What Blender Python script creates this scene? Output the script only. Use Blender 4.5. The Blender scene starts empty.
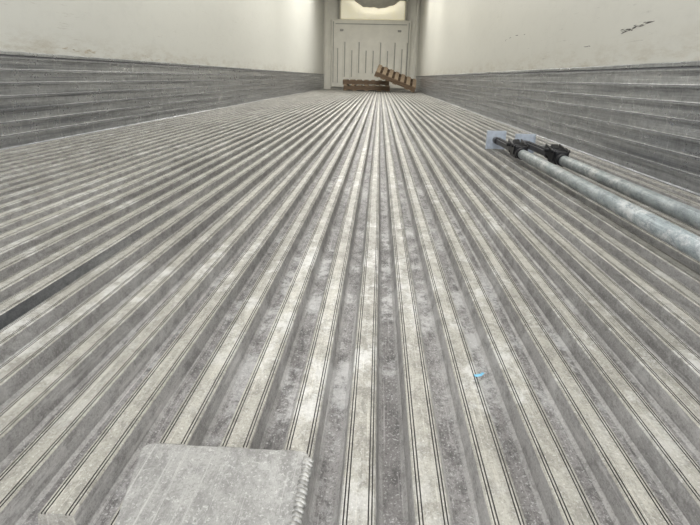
import bpy, bmesh, math, random
from mathutils import Vector, Matrix, Euler
random.seed(4)
S = bpy.context.scene
S.view_settings.view_transform = 'Standard'
XL, XR, YF, YB, H = -1.53, 0.97, 15.0, -0.35, 2.66
CAMZ = 0.307

# ---------------------------------------------------------------- materials
def new_mat(name):
    m = bpy.data.materials.new(name); m.use_nodes = True
    nt = m.node_tree; b = nt.nodes['Principled BSDF']
    return m, nt, b
def N(nt, t, **kw):
    n = nt.nodes.new(t)
    for k, v in kw.items(): setattr(n, k, v)
    return n
def coords(nt, scale=(1, 1, 1), loc=(0, 0, 0)):
    tc = N(nt, 'ShaderNodeTexCoord'); mp = N(nt, 'ShaderNodeMapping')
    mp.inputs['Scale'].default_value = scale; mp.inputs['Location'].default_value = loc
    nt.links.new(tc.outputs['Object'], mp.inputs['Vector'])
    return mp.outputs['Vector']
def noise(nt, scale, vscale=(1, 1, 1), detail=4, rough=0.6, loc=(0, 0, 0)):
    n = N(nt, 'ShaderNodeTexNoise')
    n.inputs['Scale'].default_value = scale; n.inputs['Detail'].default_value = detail
    n.inputs['Roughness'].default_value = rough
    nt.links.new(coords(nt, vscale, loc), n.inputs['Vector'])
    return n.outputs['Fac']
def ramp(nt, fac, stops):
    r = N(nt, 'ShaderNodeValToRGB'); e = r.color_ramp.elements
    while len(e) < len(stops): e.new(0.5)
    for i, (p, c) in enumerate(stops):
        e[i].position = p
        e[i].color = (c, c, c, 1) if isinstance(c, (int, float)) else (*c, 1)
    nt.links.new(fac, r.inputs['Fac'])
    return r.outputs['Color']
def mix(nt, fac, a, b, mode='MIX'):
    m = N(nt, 'ShaderNodeMix', data_type='RGBA', blend_type=mode)
    for key, v in ((0, fac), (6, a), (7, b)):
        if isinstance(v, (int, float)): m.inputs[key].default_value = v
        elif isinstance(v, tuple): m.inputs[key].default_value = (*v, 1)
        else: nt.links.new(v, m.inputs[key])
    return m.outputs[2]
def bump(nt, b, h, strength=0.3, dist=0.001):
    n = N(nt, 'ShaderNodeBump'); n.inputs['Strength'].default_value = strength
    n.inputs['Distance'].default_value = dist
    nt.links.new(h, n.inputs['Height']); nt.links.new(n.outputs['Normal'], b.inputs['Normal'])
def setp(b, metal=0, rough=0.5, col=None):
    b.inputs['Metallic'].default_value = metal; b.inputs['Roughness'].default_value = rough
    if col: b.inputs['Base Color'].default_value = (*col, 1)
def simple(name, col, rough=0.5, metal=0, var=0.25, sc=30, bs=0.15):
    m, nt, b = new_mat(name); setp(b, metal, rough)
    f = noise(nt, sc)
    dark = tuple(c * (1 - var) for c in col); lite = tuple(min(1, c * (1 + var)) for c in col)
    nt.links.new(ramp(nt, f, [(0.3, dark), (0.7, lite)]), b.inputs['Base Color'])
    bump(nt, b, f, bs)
    return m

def floor_mat(name, c1, c2, metal, rough, dirt, dark, white, speck, wet=False):
    m, nt, b = new_mat(name); setp(b, metal, rough)
    long = noise(nt, 1.0, (19, 0.35, 1), 3, 0.7)            # per-rib / per-channel tone
    col = ramp(nt, long, [(0.36, c1), (0.64, c2)])
    big = noise(nt, 2.4, (1.8, 0.6, 1), 6, 0.7, (5, 2, 0))   # larger stains
    col = mix(nt, ramp(nt, big, [(0.45, 0.0), (0.62, 0.5)]), col, tuple(c * 0.68 for c in c1))
    mid = noise(nt, 60, (1, 0.45, 1), 8, 0.8, (3, 1, 0))
    col = mix(nt, ramp(nt, mid, [(0.47, 0.0), (0.58, dirt)]), col, dark)
    fine = noise(nt, 480, (1, 0.8, 1), 3, 0.7)
    col = mix(nt, ramp(nt, fine, [(0.52, 0.0), (0.60, dirt * 0.8)]), col, dark)
    fine2 = noise(nt, 400, (1, 0.8, 1), 3, 0.7, (9, 4, 1))
    col = mix(nt, ramp(nt, fine2, [(0.57, 0.0), (0.65, speck)]), col, (0.75, 0.75, 0.73))
    w1 = noise(nt, 12, (1, 0.7, 1), 9, 0.84, (7, 5, 0)); w2 = noise(nt, 2.3, (1, 0.6, 1), 3, 0.6, (1, 8, 0))
    wm = mix(nt, 1.0, ramp(nt, w1, [(0.50, 0.0), (0.58, white)]), ramp(nt, w2, [(0.44, 0.12), (0.58, 1.0)]), 'MULTIPLY')
    col = mix(nt, wm, col, (0.74, 0.74, 0.73))
    scr = noise(nt, 1.0, (420, 5, 1), 4, 0.7, (1, 1, 0))
    col = mix(nt, ramp(nt, scr, [(0.56, 0.0), (0.66, 0.4)]), col, tuple(min(1, c * 1.5) for c in c2))
    if wet:   # damp, dark run of dirt in one channel on the left
        tc = N(nt, 'ShaderNodeTexCoord'); sx = N(nt, 'ShaderNodeSeparateXYZ')
        nt.links.new(tc.outputs['Object'], sx.inputs[0])
        ad = N(nt, 'ShaderNodeMath', operation='ADD'); ad.inputs[1].default_value = 0.4755
        nt.links.new(sx.outputs['X'], ad.inputs[0])
        ab = N(nt, 'ShaderNodeMath', operation='ABSOLUTE'); nt.links.new(ad.outputs[0], ab.inputs[0])
        lt = N(nt, 'ShaderNodeMath', operation='LESS_THAN'); lt.inputs[1].default_value = 0.026
        nt.links.new(ab.outputs[0], lt.inputs[0])
        mr = N(nt, 'ShaderNodeMapRange'); mr.inputs[1].default_value = 0.45; mr.inputs[2].default_value = 1.3
        mr.inputs[3].default_value = 0.8; mr.inputs[4].default_value = 0.0
        nt.links.new(sx.outputs['Y'], mr.inputs[0])
        mm = mix(nt, 1.0, lt.outputs[0], mr.outputs[0], 'MULTIPLY')
        col = mix(nt, mm, col, (0.045, 0.055, 0.065))
    nt.links.new(col, b.inputs['Base Color'])
    nt.links.new(ramp(nt, mid, [(0.35, rough - 0.12), (0.65, min(1, rough + 0.2))]), b.inputs['Roughness'])
    bump(nt, b, mid, 0.5, 0.0015)
    return m
M_top = floor_mat('worn_rib_top', (0.35, 0.337, 0.30), (0.51, 0.492, 0.44), 0.35, 0.44, 0.45, (0.16, 0.15, 0.135), 0.6, 0.45)
M_chan = floor_mat('dirty_channel', (0.17, 0.16, 0.157), (0.34, 0.326, 0.32), 0.2, 0.5, 0.65, (0.065, 0.061, 0.06), 0.5, 0.45, True)
M_side = floor_mat('rib_side', (0.31, 0.30, 0.29), (0.48, 0.468, 0.455), 0.2, 0.45, 0.45, (0.12, 0.115, 0.11), 0.3, 0.25, True)
M_groove = simple('groove_dark', (0.05, 0.047, 0.045), 0.8)  # near-black on the walls and floors of the rib-top grooves

def wall_mat(name, base, dirt):
    m, nt, b = new_mat(name); setp(b, 0, 0.36)
    cloud = noise(nt, 0.7, (1, 0.5, 1.5), 5, 0.6)
    col = ramp(nt, cloud, [(0.3, tuple(c * 0.92 for c in base)), (0.7, base)])
    fl = noise(nt, 14, (1, 0.5, 1), 7, 0.8, (1, 1, 1))
    col = mix(nt, ramp(nt, fl, [(0.5, 0.0), (0.7, 0.14)]), col, tuple(c * 0.6 for c in base))
    sc = noise(nt, 1.0, (1, 4.0, 75), 7, 0.78)
    patch = noise(nt, 1.6, (1, 1, 2.5), 3, 0.6, (2, 2, 5))
    scm = mix(nt, 1.0, ramp(nt, sc, [(0.60, 0.0), (0.68, 0.55)]), ramp(nt, patch, [(0.46, 0.0), (0.58, 1.0)]), 'MULTIPLY')
    col = mix(nt, scm, col, dirt)
    tc = N(nt, 'ShaderNodeTexCoord'); sx = N(nt, 'ShaderNodeSeparateXYZ')
    nt.links.new(tc.outputs['Object'], sx.inputs[0])
    mr = N(nt, 'ShaderNodeMapRange'); mr.inputs[1].default_value = 0.38; mr.inputs[2].default_value = 0.50
    mr.inputs[3].default_value = 1; mr.inputs[4].default_value = 0
    nt.links.new(sx.outputs['Z'], mr.inputs[0])
    g = noise(nt, 6, (1, 0.7, 3), 7, 0.8, (1, 9, 0))
    gm = mix(nt, 1.0, ramp(nt, g, [(0.46, 0.0), (0.66, 0.6)]), mr.outputs[0], 'MULTIPLY')
    col = mix(nt, gm, col, (0.36, 0.30, 0.21))
    nt.links.new(col, b.inputs['Base Color'])
    bump(nt, b, noise(nt, 60), 0.08, 0.001)
    return m
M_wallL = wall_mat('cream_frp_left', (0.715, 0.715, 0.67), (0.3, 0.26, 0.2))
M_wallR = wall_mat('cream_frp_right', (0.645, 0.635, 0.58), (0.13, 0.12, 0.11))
M_ceil = simple('ceiling_frp', (0.78, 0.78, 0.75), 0.5, 0, 0.05, 2)

m, nt, b = new_mat('scuffed_aluminium_liner'); setp(b, 0.8, 0.3)
lg = noise(nt, 1.0, (1, 0.8, 45), 7, 0.75); sm = noise(nt, 14, (1, 1, 1.5), 7, 0.8)
col = ramp(nt, lg, [(0.34, (0.20, 0.208, 0.225)), (0.66, (0.64, 0.65, 0.67))])
col = mix(nt, ramp(nt, sm, [(0.47, 0.0), (0.68, 0.5)]), col, (0.13, 0.132, 0.135))
vs = noise(nt, 1.0, (1, 40, 3.5), 6, 0.85, (0, 4, 2))
col = mix(nt, ramp(nt, vs, [(0.58, 0.0), (0.66, 0.5)]), col, (0.8, 0.8, 0.8))
nt.links.new(col, b.inputs['Base Color'])
nt.links.new(ramp(nt, sm, [(0.3, 0.2), (0.7, 0.45)]), b.inputs['Roughness'])
bump(nt, b, lg, 0.15, 0.002)
M_liner = m
M_seam = simple('dark_seam', (0.08, 0.08, 0.085), 0.7)
M_bulk = simple('bulkhead_white', (0.83, 0.81, 0.73), 0.45, 0, 0.06, 4)
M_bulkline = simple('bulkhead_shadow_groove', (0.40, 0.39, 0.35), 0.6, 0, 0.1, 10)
M_cream, nt, b = new_mat('vent_panel_added_glow'); setp(b, 0, 0.5)
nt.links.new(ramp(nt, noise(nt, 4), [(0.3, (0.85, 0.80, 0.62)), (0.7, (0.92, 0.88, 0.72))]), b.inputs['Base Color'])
b.inputs['Emission Color'].default_value = (1, 0.93, 0.7, 1); b.inputs['Emission Strength'].default_value = 0.3  # emission added so the cream panel looks brighter; nothing lights it from behind
M_cloth = simple('air_chute_fabric', (0.60, 0.585, 0.53), 0.8, 0, 0.12, 8)
M_plate = floor_mat('patch_plate_aluminium', (0.33, 0.325, 0.315), (0.43, 0.425, 0.41), 0.35, 0.45, 0.45, (0.15, 0.145, 0.14), 0.4, 0.4)
M_weld = simple('weld_bead', (0.34, 0.335, 0.32), 0.42, 0.6, 0.5, 220, 0.4)
M_tube = floor_mat('galvanised_tube', (0.24, 0.28, 0.295), (0.39, 0.435, 0.45), 0.3, 0.5, 0.45, (0.12, 0.13, 0.14), 0.6, 0.2)
M_pad = simple('grey_pad', (0.48, 0.53, 0.60), 0.5, 0.1, 0.15, 60)
M_black = simple('black_steel', (0.012, 0.012, 0.014), 0.4, 0.3, 0.3, 60)
M_rack = simple('dark_steel_rack', (0.06, 0.06, 0.065), 0.4, 0.6, 0.3, 60)
M_cyan = simple('blue_plastic', (0.2, 0.5, 0.7), 0.4)
M_scuff = simple('rubber_scuff', (0.09, 0.082, 0.075), 0.8, 0, 0.4, 80)
M_scuffb = simple('brown_scuff', (0.45, 0.38, 0.27), 0.8, 0, 0.3, 50)
def wood(name, a, c):
    m, nt, b = new_mat(name); setp(b, 0, 0.8)
    f = noise(nt, 6, (1, 12, 12), 5, 0.7)
    nt.links.new(ramp(nt, f, [(0.3, a), (0.7, c)]), b.inputs['Base Color']); bump(nt, b, f, 0.3)
    return m
M_wood = wood('weathered_pallet_wood', (0.17, 0.12, 0.075), (0.38, 0.29, 0.195))
M_wood2 = wood('dark_pallet_wood', (0.06, 0.038, 0.024), (0.17, 0.115, 0.07))
mE, nt, b = new_mat('added_fill_glow'); setp(b, 0, 0.4, (0.9, 0.9, 0.88))  # glowing face of the added ceiling fill fixtures
b.inputs['Emission Color'].default_value = (1, 0.97, 0.9, 1); b.inputs['Emission Strength'].default_value = 2
M_fill = mE

# ---------------------------------------------------------------- mesh helpers
def obj(name, bm, mats, parent=None, smooth=False):
    me = bpy.data.meshes.new(name); bmesh.ops.recalc_face_normals(bm, faces=bm.faces)
    bm.to_mesh(me); bm.free()
    for mt in (mats if isinstance(mats, (list, tuple)) else [mats]): me.materials.append(mt)
    if smooth:
        for p in me.polygons: p.use_smooth = True
    o = bpy.data.objects.new(name, me); S.collection.objects.link(o)
    if parent: o.parent = parent
    return o
def add_box(bm, c, s, mi=0, rot=None, bev=0):
    r = bmesh.ops.create_cube(bm, size=1)
    vs = r['verts']
    bmesh.ops.scale(bm, vec=s, verts=vs)
    if bev:
        es = list({e for v in vs for e in v.link_edges})
        rr = bmesh.ops.bevel(bm, geom=es, offset=bev, segments=2, affect='EDGES', profile=0.5)
        vs = list({v for f in rr['faces'] for v in f.verts} | {v for v in vs if v.is_valid})
    if rot is not None: bmesh.ops.rotate(bm, cent=(0, 0, 0), matrix=rot, verts=vs)
    bmesh.ops.translate(bm, vec=c, verts=vs)
    for f in {f for v in vs for f in v.link_faces}: f.material_index = mi
    return vs
def add_cyl(bm, p0, p1, r, seg=24, mi=0, r2=None):
    p0, p1 = Vector(p0), Vector(p1); d = p1 - p0
    q = d.to_track_quat('Z', 'Y').to_matrix().to_4x4()
    rr = bmesh.ops.create_cone(bm, cap_ends=True, segments=seg, radius1=r, radius2=r if r2 is None else r2,
                               depth=d.length, matrix=Matrix.Translation((p0 + p1) / 2) @ q)
    for f in {f for v in rr['verts'] for f in v.link_faces}:
        f.material_index = mi
        if len(f.verts) == 4: f.smooth = True
    return rr['verts']
def extrude_profile(bm, pts, y0, y1, mis):
    a = [bm.verts.new((x, y0, z)) for x, z in pts]; c = [bm.verts.new((x, y1, z)) for x, z in pts]
    for i in range(len(pts) - 1):
        f = bm.faces.new((a[i], a[i + 1], c[i + 1], c[i])); f.material_index = mis[i]

# ---------------------------------------------------------------- floor
P = 0.0555; X0 = -0.0035; D = 0.022
def rib_profile(cx):
    w = 0.0128; g = 0.0010; gd = 0.0012
    pts = [(-w - 0.007, -D), (-w - 0.0035, -D + 0.003), (-w - 0.0005, -0.0012), (-w + 0.0008, 0)]; mi = [1, 1, 0]
    def groove(x):
        pts.extend([(x, 0), (x + 0.0001, -gd), (x + g, -gd), (x + g + 0.0001, 0)])
        mi.extend([0, 2, 2, 2])
    for gx in (-0.0110, -0.0084, 0.0074, 0.0100): groove(gx)
    pts.extend([(w - 0.0008, 0), (w + 0.0005, -0.0012), (w + 0.0035, -D + 0.003), (w + 0.007, -D)]); mi.extend([0, 0, 1, 1])
    return [(cx + x, z) for x, z in pts], mi
bm = bmesh.new()
for k in range(-27, 18):
    cx = X0 + P * k
    pts, mi = rib_profile(cx)
    y0 = YB
    if k == -4: y0 = 0.291
    n = len(pts)
    ys = [y0] + [y for y in (0.6, 1.0, 1.6, 2.4, 3.4, 5, 7, 9, 11, 13) if y > y0] + [YF]
    rows = []
    for y in ys:
        dx = random.uniform(-0.0007, 0.0007); dz = random.uniform(-0.0006, 0.0006)
        rows.append([bm.verts.new((x + dx, y, z + (dz if z > -D + 0.001 else 0))) for x, z in pts])
    for a, c in zip(rows, rows[1:]):
        for i in range(n - 1):
            bm.faces.new((a[i], a[i + 1], c[i + 1], c[i])).material_index = (0, 3, 2)[mi[i]]
    bm.faces.new(rows[0]).material_index = 0
add_box(bm, ((XL + XR) / 2, (YB + YF) / 2, -D - 0.02), (XR - XL, YF - YB, 0.04), 1)
floor = obj('floor', bm, [M_top, M_chan, M_groove, M_side])

# ---------------------------------------------------------------- walls + scuff liners
def wall(name, x, sgn, mat):
    bm = bmesh.new()
    add_box(bm, (x + sgn * 0.04, (YB + YF) / 2, H / 2 - 0.03), (0.08, YF - YB, H + 0.06))
    return obj(name, bm, mat)
wl = wall('wall_left', XL, -1, M_wallL)
wr = wall('wall_right', XR, 1, M_wallR)
def liner(name, x, sgn):
    bm = bmesh.new(); pts = [(0.001, -0.03), (0.014, -0.03), (0.014, 0.0)]; mi = [0, 0]
    LH = 0.378; nb = 7; bh = (LH - 0.02) / nb; z = 0.0
    for i in range(nb):
        pts += [(0.0080, z + 0.003), (0.0072, z + bh * 0.55), (0.0085, z + bh - 0.013), (0.0118, z + bh - 0.008), (0.0118, z + bh - 0.003)]
        mi += [0, 0, 0, 0, 0]
        z += bh
        pts.append((0.0088, z)); mi.append(1)
    pts += [(0.007, z + 0.004), (0.010, z + 0.006), (0.010, z + 0.017), (0.004, z + 0.02), (0.001, z + 0.02)]; mi += [1, 0, 0, 0, 0]
    extrude_profile(bm, [(x + sgn * a, c) for a, c in pts], YB, YF - 0.001, mi)
    return obj(name, bm, [M_liner, M_seam])
liner('baseboard_left', XL, 1)
liner('baseboard_right', XR, -1)
bm = bmesh.new()
add_box(bm, ((XL + XR) / 2, (YB + YF) / 2, H + 0.04), (XR - XL + 0.16, YF - YB, 0.08))
obj('ceiling', bm, M_ceil)

def scuffs(name, x, sgn, items, mat, parent):
    bm = bmesh.new()
    for (yc, zc, n, spread, ln, slope) in items:
        for i in range(n):
            dy = random.uniform(-spread, spread)
            y = yc + dy; z = zc + dy * slope + random.uniform(-spread, spread) * 0.06
            l = ln * random.uniform(0.3, 1.0); t = random.uniform(0.0006, 0.0022); a = slope + random.uniform(-0.1, 0.1)
            up = []; dn = []
            for s in range(7):
                u = s / 6 - 0.5; wv = t * (1 - (2 * u) ** 2) * random.uniform(0.4, 1.2) + 0.0003
                py, pz = y + u * l, z + u * l * a
                up.append(bm.verts.new((x, py, pz + wv))); dn.append(bm.verts.new((x, py, pz - wv)))
            for s in range(6): bm.faces.new((up[s], up[s + 1], dn[s + 1], dn[s]))
    return obj(name, bm, mat, parent)
scuffs('scuff_marks', XR - 0.0006, 1, [(2.24, 0.513, 20, 0.13, 0.06, -0.06), (2.75, 0.47, 4, 0.05, 0.04, 0), (1.75, 0.56, 4, 0.1, 0.04, -0.1), (4.2, 0.6, 5, 0.3, 0.1, 0)], M_scuff, wr)
scuffs('scuff_marks', XL + 0.0006, 1, [(2.75, 0.40, 12, 0.2, 0.08, 0), (3.6, 0.40, 6, 0.25, 0.09, 0)], M_scuffb, wl)

# ---------------------------------------------------------------- front wall and bulkhead
bm = bmesh.new()
add_box(bm, ((XL + XR) / 2, YF + 0.04, H / 2 - 0.03), (XR - XL + 0.16, 0.08, H + 0.06))
obj('wall_front', bm, M_bulk)
bk = bpy.data.objects.new('front_bulkhead', None); S.collection.objects.link(bk)
xc = (XL + XR) / 2
def wx(px): return XL + (px - 323) / 93 * 2.5
def wz(py): return max(0.0, (90.5 - py) / 39.3)
bm = bmesh.new()
yb = YF - 0.10
z0, z1 = 0.05, wz(23)
add_box(bm, ((wx(331) + wx(408)) / 2, YF - 0.05, (z0 + z1) / 2), (wx(408) - wx(331), 0.10, z1 - z0), 0, None, 0.015)
for px, top, bot in ((336, 50, 84), (343, 44, 78), (350, 52, 78), (357, 44, 74), (364, 52, 74), (371, 52, 74), (378, 44, 74), (385, 52, 78), (392, 44, 80), (399, 50, 84), (404, 44, 84)):
    zt, zb = wz(top), wz(bot)
    add_box(bm, (wx(px), yb - 0.014, (zt + zb) / 2), (0.05, 0.03, zt - zb), 0, None, 0.01)
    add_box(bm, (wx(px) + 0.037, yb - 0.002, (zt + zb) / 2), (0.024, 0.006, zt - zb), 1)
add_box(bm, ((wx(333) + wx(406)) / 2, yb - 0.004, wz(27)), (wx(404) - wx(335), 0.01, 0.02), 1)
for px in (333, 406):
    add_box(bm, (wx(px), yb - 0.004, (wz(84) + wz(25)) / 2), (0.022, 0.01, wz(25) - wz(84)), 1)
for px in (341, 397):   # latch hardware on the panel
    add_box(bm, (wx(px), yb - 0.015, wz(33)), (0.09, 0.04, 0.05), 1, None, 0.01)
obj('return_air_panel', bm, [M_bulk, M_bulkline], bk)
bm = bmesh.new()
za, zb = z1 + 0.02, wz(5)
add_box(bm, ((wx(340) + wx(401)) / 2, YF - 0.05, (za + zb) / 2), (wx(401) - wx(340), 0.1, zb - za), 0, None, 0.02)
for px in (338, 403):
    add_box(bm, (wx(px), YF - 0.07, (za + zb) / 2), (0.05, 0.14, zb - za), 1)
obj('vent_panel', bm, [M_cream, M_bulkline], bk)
bm = bmesh.new()
add_box(bm, (xc + 0.03, YF - 0.07, zb + 0.03), (1.85, 0.14, 0.06), 0)
add_box(bm, (xc + 0.03, YF - 0.2, (zb + 0.06 + H) / 2), (2.2, 0.4, H - zb - 0.06), 0)
obj('evaporator_housing', bm, M_bulkline, bk)
for px in (325.5, 413.5):
    bm = bmesh.new(); add_box(bm, (wx(px), YF - 0.02, 1.3), (0.07, 0.04, 2.5), 0, None, 0.008)
    obj('corner_trim', bm, M_bulk, bk)

bm = bmesh.new()
nx, ny = 40, 30; grid = []
for j in range(ny + 1):
    row = []; t = j / ny; y = YF - 0.42 - 2.2 * t
    for i in range(nx + 1):
        u = i / nx * 2 - 1
        sag = (0.66 + 0.03 * math.sin(t * 7 + 1.0) - 0.34 * t) * (1 - abs(u) ** 3.2)
        wr_ = 0.010 * math.sin(u * 13 + t * 5) + 0.006 * math.sin(u * 29 - t * 11)
        row.append(bm.verts.new((xc + 0.12 + u * 0.88, y, H - 0.01 - sag - (wr_ if abs(u) < 0.95 else 0))))
    grid.append(row)
for j in range(ny):
    for i in range(nx):
        bm.faces.new((grid[j][i], grid[j][i + 1], grid[j + 1][i + 1], grid[j + 1][i]))
obj('air_chute', bm, M_cloth, None, True)

# ---------------------------------------------------------------- pallets
def pallet(loc, rot, mats, W=1.14, L=1.0, rest=False):
    e = bpy.data.objects.new('wooden_pallet', None); S.collection.objects.link(e)
    e.rotation_euler = rot
    loc = list(loc)
    if rest:
        R_ = Euler(rot).to_matrix()
        loc[2] = 0.002 - min((R_ @ Vector((sx * W / 2, sy * L / 2, 0))).z for sx in (-1, 1) for sy in (-1, 1))
    e.location = loc
    bm = bmesh.new()
    for y in (-L / 2 + 0.02, 0, L / 2 - 0.02):
        add_box(bm, (0, y, 0.063), (W, 0.04, 0.09), 0, None, 0.003)
    obj('stringers', bm, mats[0], e)
    bm = bmesh.new()
    for i in range(7):
        add_box(bm, (-W / 2 + 0.05 + i * (W - 0.1) / 6, 0, 0.118), (0.09, L, 0.018), 0, None, 0.003)
    obj('top_deck', bm, mats[1], e)
    bm = bmesh.new()
    for x in (-W / 2 + 0.05, -0.3, 0, 0.3, W / 2 - 0.05):
        add_box(bm, (x, 0, 0.009), (0.095, L, 0.018), 0, None, 0.003)
    obj('bottom_deck', bm, mats[1], e)
    return e
pallet((-0.32, 14.1, 0.001), (0, 0, 0.0), (M_wood2, M_wood))
pallet((-0.34, 14.12, 0.130), (0, 0, 0.0), (M_wood2, M_wood))
pallet((0.36, 13.28, 0.262), (math.radians(12), math.radians(20), 0.0), (M_wood2, M_wood), 1.0, 0.85, True)

# ---------------------------------------------------------------- welded patch plate
bm = bmesh.new()
px1, py0, py1, th = -0.047, 0.17, 0.366, 0.0055
def arc(cx, cy, r, a0):
    return [(cx + r * math.cos(math.radians(a0 + a)), cy + r * math.sin(math.radians(a0 + a))) for a in (0, 22, 45, 67, 90)]
R = 0.008; pxa, pxb = -0.190, -0.156
out = arc(px1 - R, py1 - R, R, 0) + arc(pxa + R, py1 - R, R, 90) + arc(pxb + R, py0 + R, R, 180) + arc(px1 - R, py0 + R, R, 270)
f = bm.faces.new([bm.verts.new((x, y, 0.0008)) for x, y in out])
ex = bmesh.ops.extrude_face_region(bm, geom=[f])
tv = [g for g in ex['geom'] if isinstance(g, bmesh.types.BMVert)]
bmesh.ops.translate(bm, vec=(0, 0, th), verts=tv)
tf = [g for g in ex['geom'] if isinstance(g, bmesh.types.BMFace)][0]
bmesh.ops.bevel(bm, geom=list(tf.edges), offset=0.0018, segments=3, affect='EDGES', profile=0.6)
plate = obj('floor_patch_plate', bm, M_plate)
bm = bmesh.new()
y = py0 + 0.01
while y < py1 - 0.008:
    r = bmesh.ops.create_uvsphere(bm, u_segments=16, v_segments=8, radius=1)
    bmesh.ops.scale(bm, vec=(0.0056 + random.uniform(-.0008, .0008), 0.0032, 0.0036), verts=r['verts'])
    bmesh.ops.rotate(bm, cent=(0, 0, 0), matrix=Matrix.Rotation(math.radians(-24), 3, 'Z') @ Matrix.Rotation(math.radians(25), 3, 'X'), verts=r['verts'])
    bmesh.ops.translate(bm, vec=(px1 - 0.001 + random.uniform(-.0006, .0006), y, 0.0043), verts=r['verts'])
    y += 0.0046 + random.uniform(-.0005, .0005)
x = pxa + 0.01
while x < px1 - 0.012:
    kx = (x - X0) / P
    if abs(kx - round(kx)) < 0.24:
        r = bmesh.ops.create_uvsphere(bm, u_segments=12, v_segments=6, radius=1)
        bmesh.ops.scale(bm, vec=(0.0028, 0.0035, 0.003), verts=r['verts'])
        bmesh.ops.translate(bm, vec=(x, py1, 0.0025), verts=r['verts'])
    x += 0.0032
obj('weld_bead', bm, M_weld, plate, True)

# ---------------------------------------------------------------- cargo load bars
def load_bar(x, y_far, length, yaw, flip, rat):
    e = bpy.data.objects.new('cargo_load_bar', None); S.collection.objects.link(e)
    zc = 0.044
    e.location = (x, y_far, zc); e.rotation_euler = (0, 0, yaw)
    def pad(y, sg):
        bm = bmesh.new()
        add_box(bm, (0, y, 0), (0.088, 0.006, 0.084), 0, None, 0.0008)
        for sx in (-1, 1): add_box(bm, (sx * 0.0415, y - sg * 0.008, 0), (0.005, 0.014, 0.084), 0, None, 0.0008)
        add_cyl(bm, (0, y - sg * 0.003, 0), (0, y - sg * 0.02, 0), 0.015, 20, 1)
        add_box(bm, (0, y + sg * 0.008, 0), (0.082, 0.010, 0.078), 1, None, 0.003)
        obj('foot_pad', bm, [M_pad, M_black], e)
    pad(0, 1); pad(-length, -1)
    bm = bmesh.new()
    add_box(bm, (0, rat / 2 - 0.01, 0), (0.022, -rat, 0.022), 0, None, 0.002)
    for i in range(int(-rat / 0.016) - 6):
        add_box(bm, (0, -0.05 - i * 0.016, 0.0125), (0.016, 0.008, 0.007), 0)
    add_cyl(bm, (0, -0.012, 0), (0, -0.07, 0), 0.016, 20)
    obj('inner_rack', bm, M_rack, e)
    bm = bmesh.new()
    add_cyl(bm, (0, rat - 0.03, 0), (0, -length + 0.015, 0), 0.0180, 40)
    add_cyl(bm, (0, rat - 0.02, 0), (0, rat - 0.06, 0), 0.0215, 40, 1)
    obj('outer_tube', bm, [M_tube, M_black], e)
    bm = bmesh.new()
    add_box(bm, (0, rat + 0.01, 0.004), (0.044, 0.09, 0.046), 0, None, 0.005)
    for sx in (-1, 1):
        add_box(bm, (sx * 0.025, rat + 0.03, 0.018), (0.005, 0.11, 0.036), 0, Matrix.Rotation(0.15, 3, 'X'), 0.002)
    add_cyl(bm, (-0.042, rat + 0.04, 0.024), (0.042, rat + 0.04, 0.024), 0.007, 16)
    add_cyl(bm, (-0.034, rat - 0.01, 0.026), (0.034, rat - 0.01, 0.026), 0.006, 16)
    add_box(bm, (0, rat + 0.055, 0.026), (0.026, 0.03, 0.028), 0, Matrix.Rotation(0.5, 3, 'X'), 0.004)
    hx = 0.036 * flip
    add_cyl(bm, (hx, rat + 0.04, 0.026), (hx * 1.15, rat + 0.22, 0.010), 0.0065, 16)
    add_cyl(bm, (hx * 1.15, rat + 0.21, 0.010), (hx * 1.2, rat + 0.31, 0.002), 0.010, 16)
    add_cyl(bm, (0, rat + 0.075, 0.0), (0, rat + 0.12, 0.0), 0.018, 20)
    obj('ratchet_jack', bm, M_black, e)
    return e
load_bar(0.555, 2.56, 2.2, 0.0, 1, -0.44)
load_bar(0.658, 2.44, 2.2, 0.012, 1, -0.46)

bm = bmesh.new()
add_box(bm, (0, 0, 0), (0.008, 0.004, 0.0010), 0, Matrix.Rotation(0.3, 3, 'Z'), 0.0003)
add_box(bm, (0.005, 0.002, 0.001), (0.005, 0.003, 0.0008), 0, Matrix.Rotation(0.9, 3, 'Z'), 0.0002)
o = obj('plastic_scrap', bm, M_cyan); o.location = (0.120, 0.51, 0.0014)

# ---------------------------------------------------------------- lights
for i, (y, en) in enumerate(((1.6, 16), (4.4, 31), (7.2, 48), (10.0, 60), (12.3, 74))):  # unseen ceiling fixtures and area lights, added to brighten the trailer's depth
    bm = bmesh.new(); add_box(bm, (xc, y, H - 0.015), (0.16, 1.2, 0.03), 0, None, 0.008)
    obj('added_fill_fixture', bm, M_fill)
    L = bpy.data.lights.new('added_fill_light', 'AREA'); L.shape = 'RECTANGLE'; L.size = 1.6; L.size_y = 1.6
    L.energy = en; L.color = (1, 0.985, 0.95)
    lo = bpy.data.objects.new('added_fill_light', L); lo.location = (xc, y, H - 0.05); S.collection.objects.link(lo)
w = bpy.data.worlds.new('overcast_daylight'); S.world = w; w.use_nodes = True
bg = w.node_tree.nodes['Background']; bg.inputs[0].default_value = (0.97, 0.98, 1.0, 1); bg.inputs[1].default_value = 2.95

# ---------------------------------------------------------------- camera
f = 525.0; r = math.radians(1.33)
d = Vector((30 / f, 184.5 / f, -1)).normalized()
t = Vector((math.cos(r), -math.sin(r), 0)); e1 = (t - t.dot(d) * d).normalized(); e3 = e1.cross(d)
cam = bpy.data.cameras.new('camera'); cam.sensor_width = 36; cam.lens = 27.0
co = bpy.data.objects.new('camera', cam); S.collection.objects.link(co)
mw = Matrix((e1, d, e3)).to_4x4(); mw.translation = Vector((0, 0, CAMZ)); co.matrix_world = mw
cam.clip_start = 0.01
S.camera = co
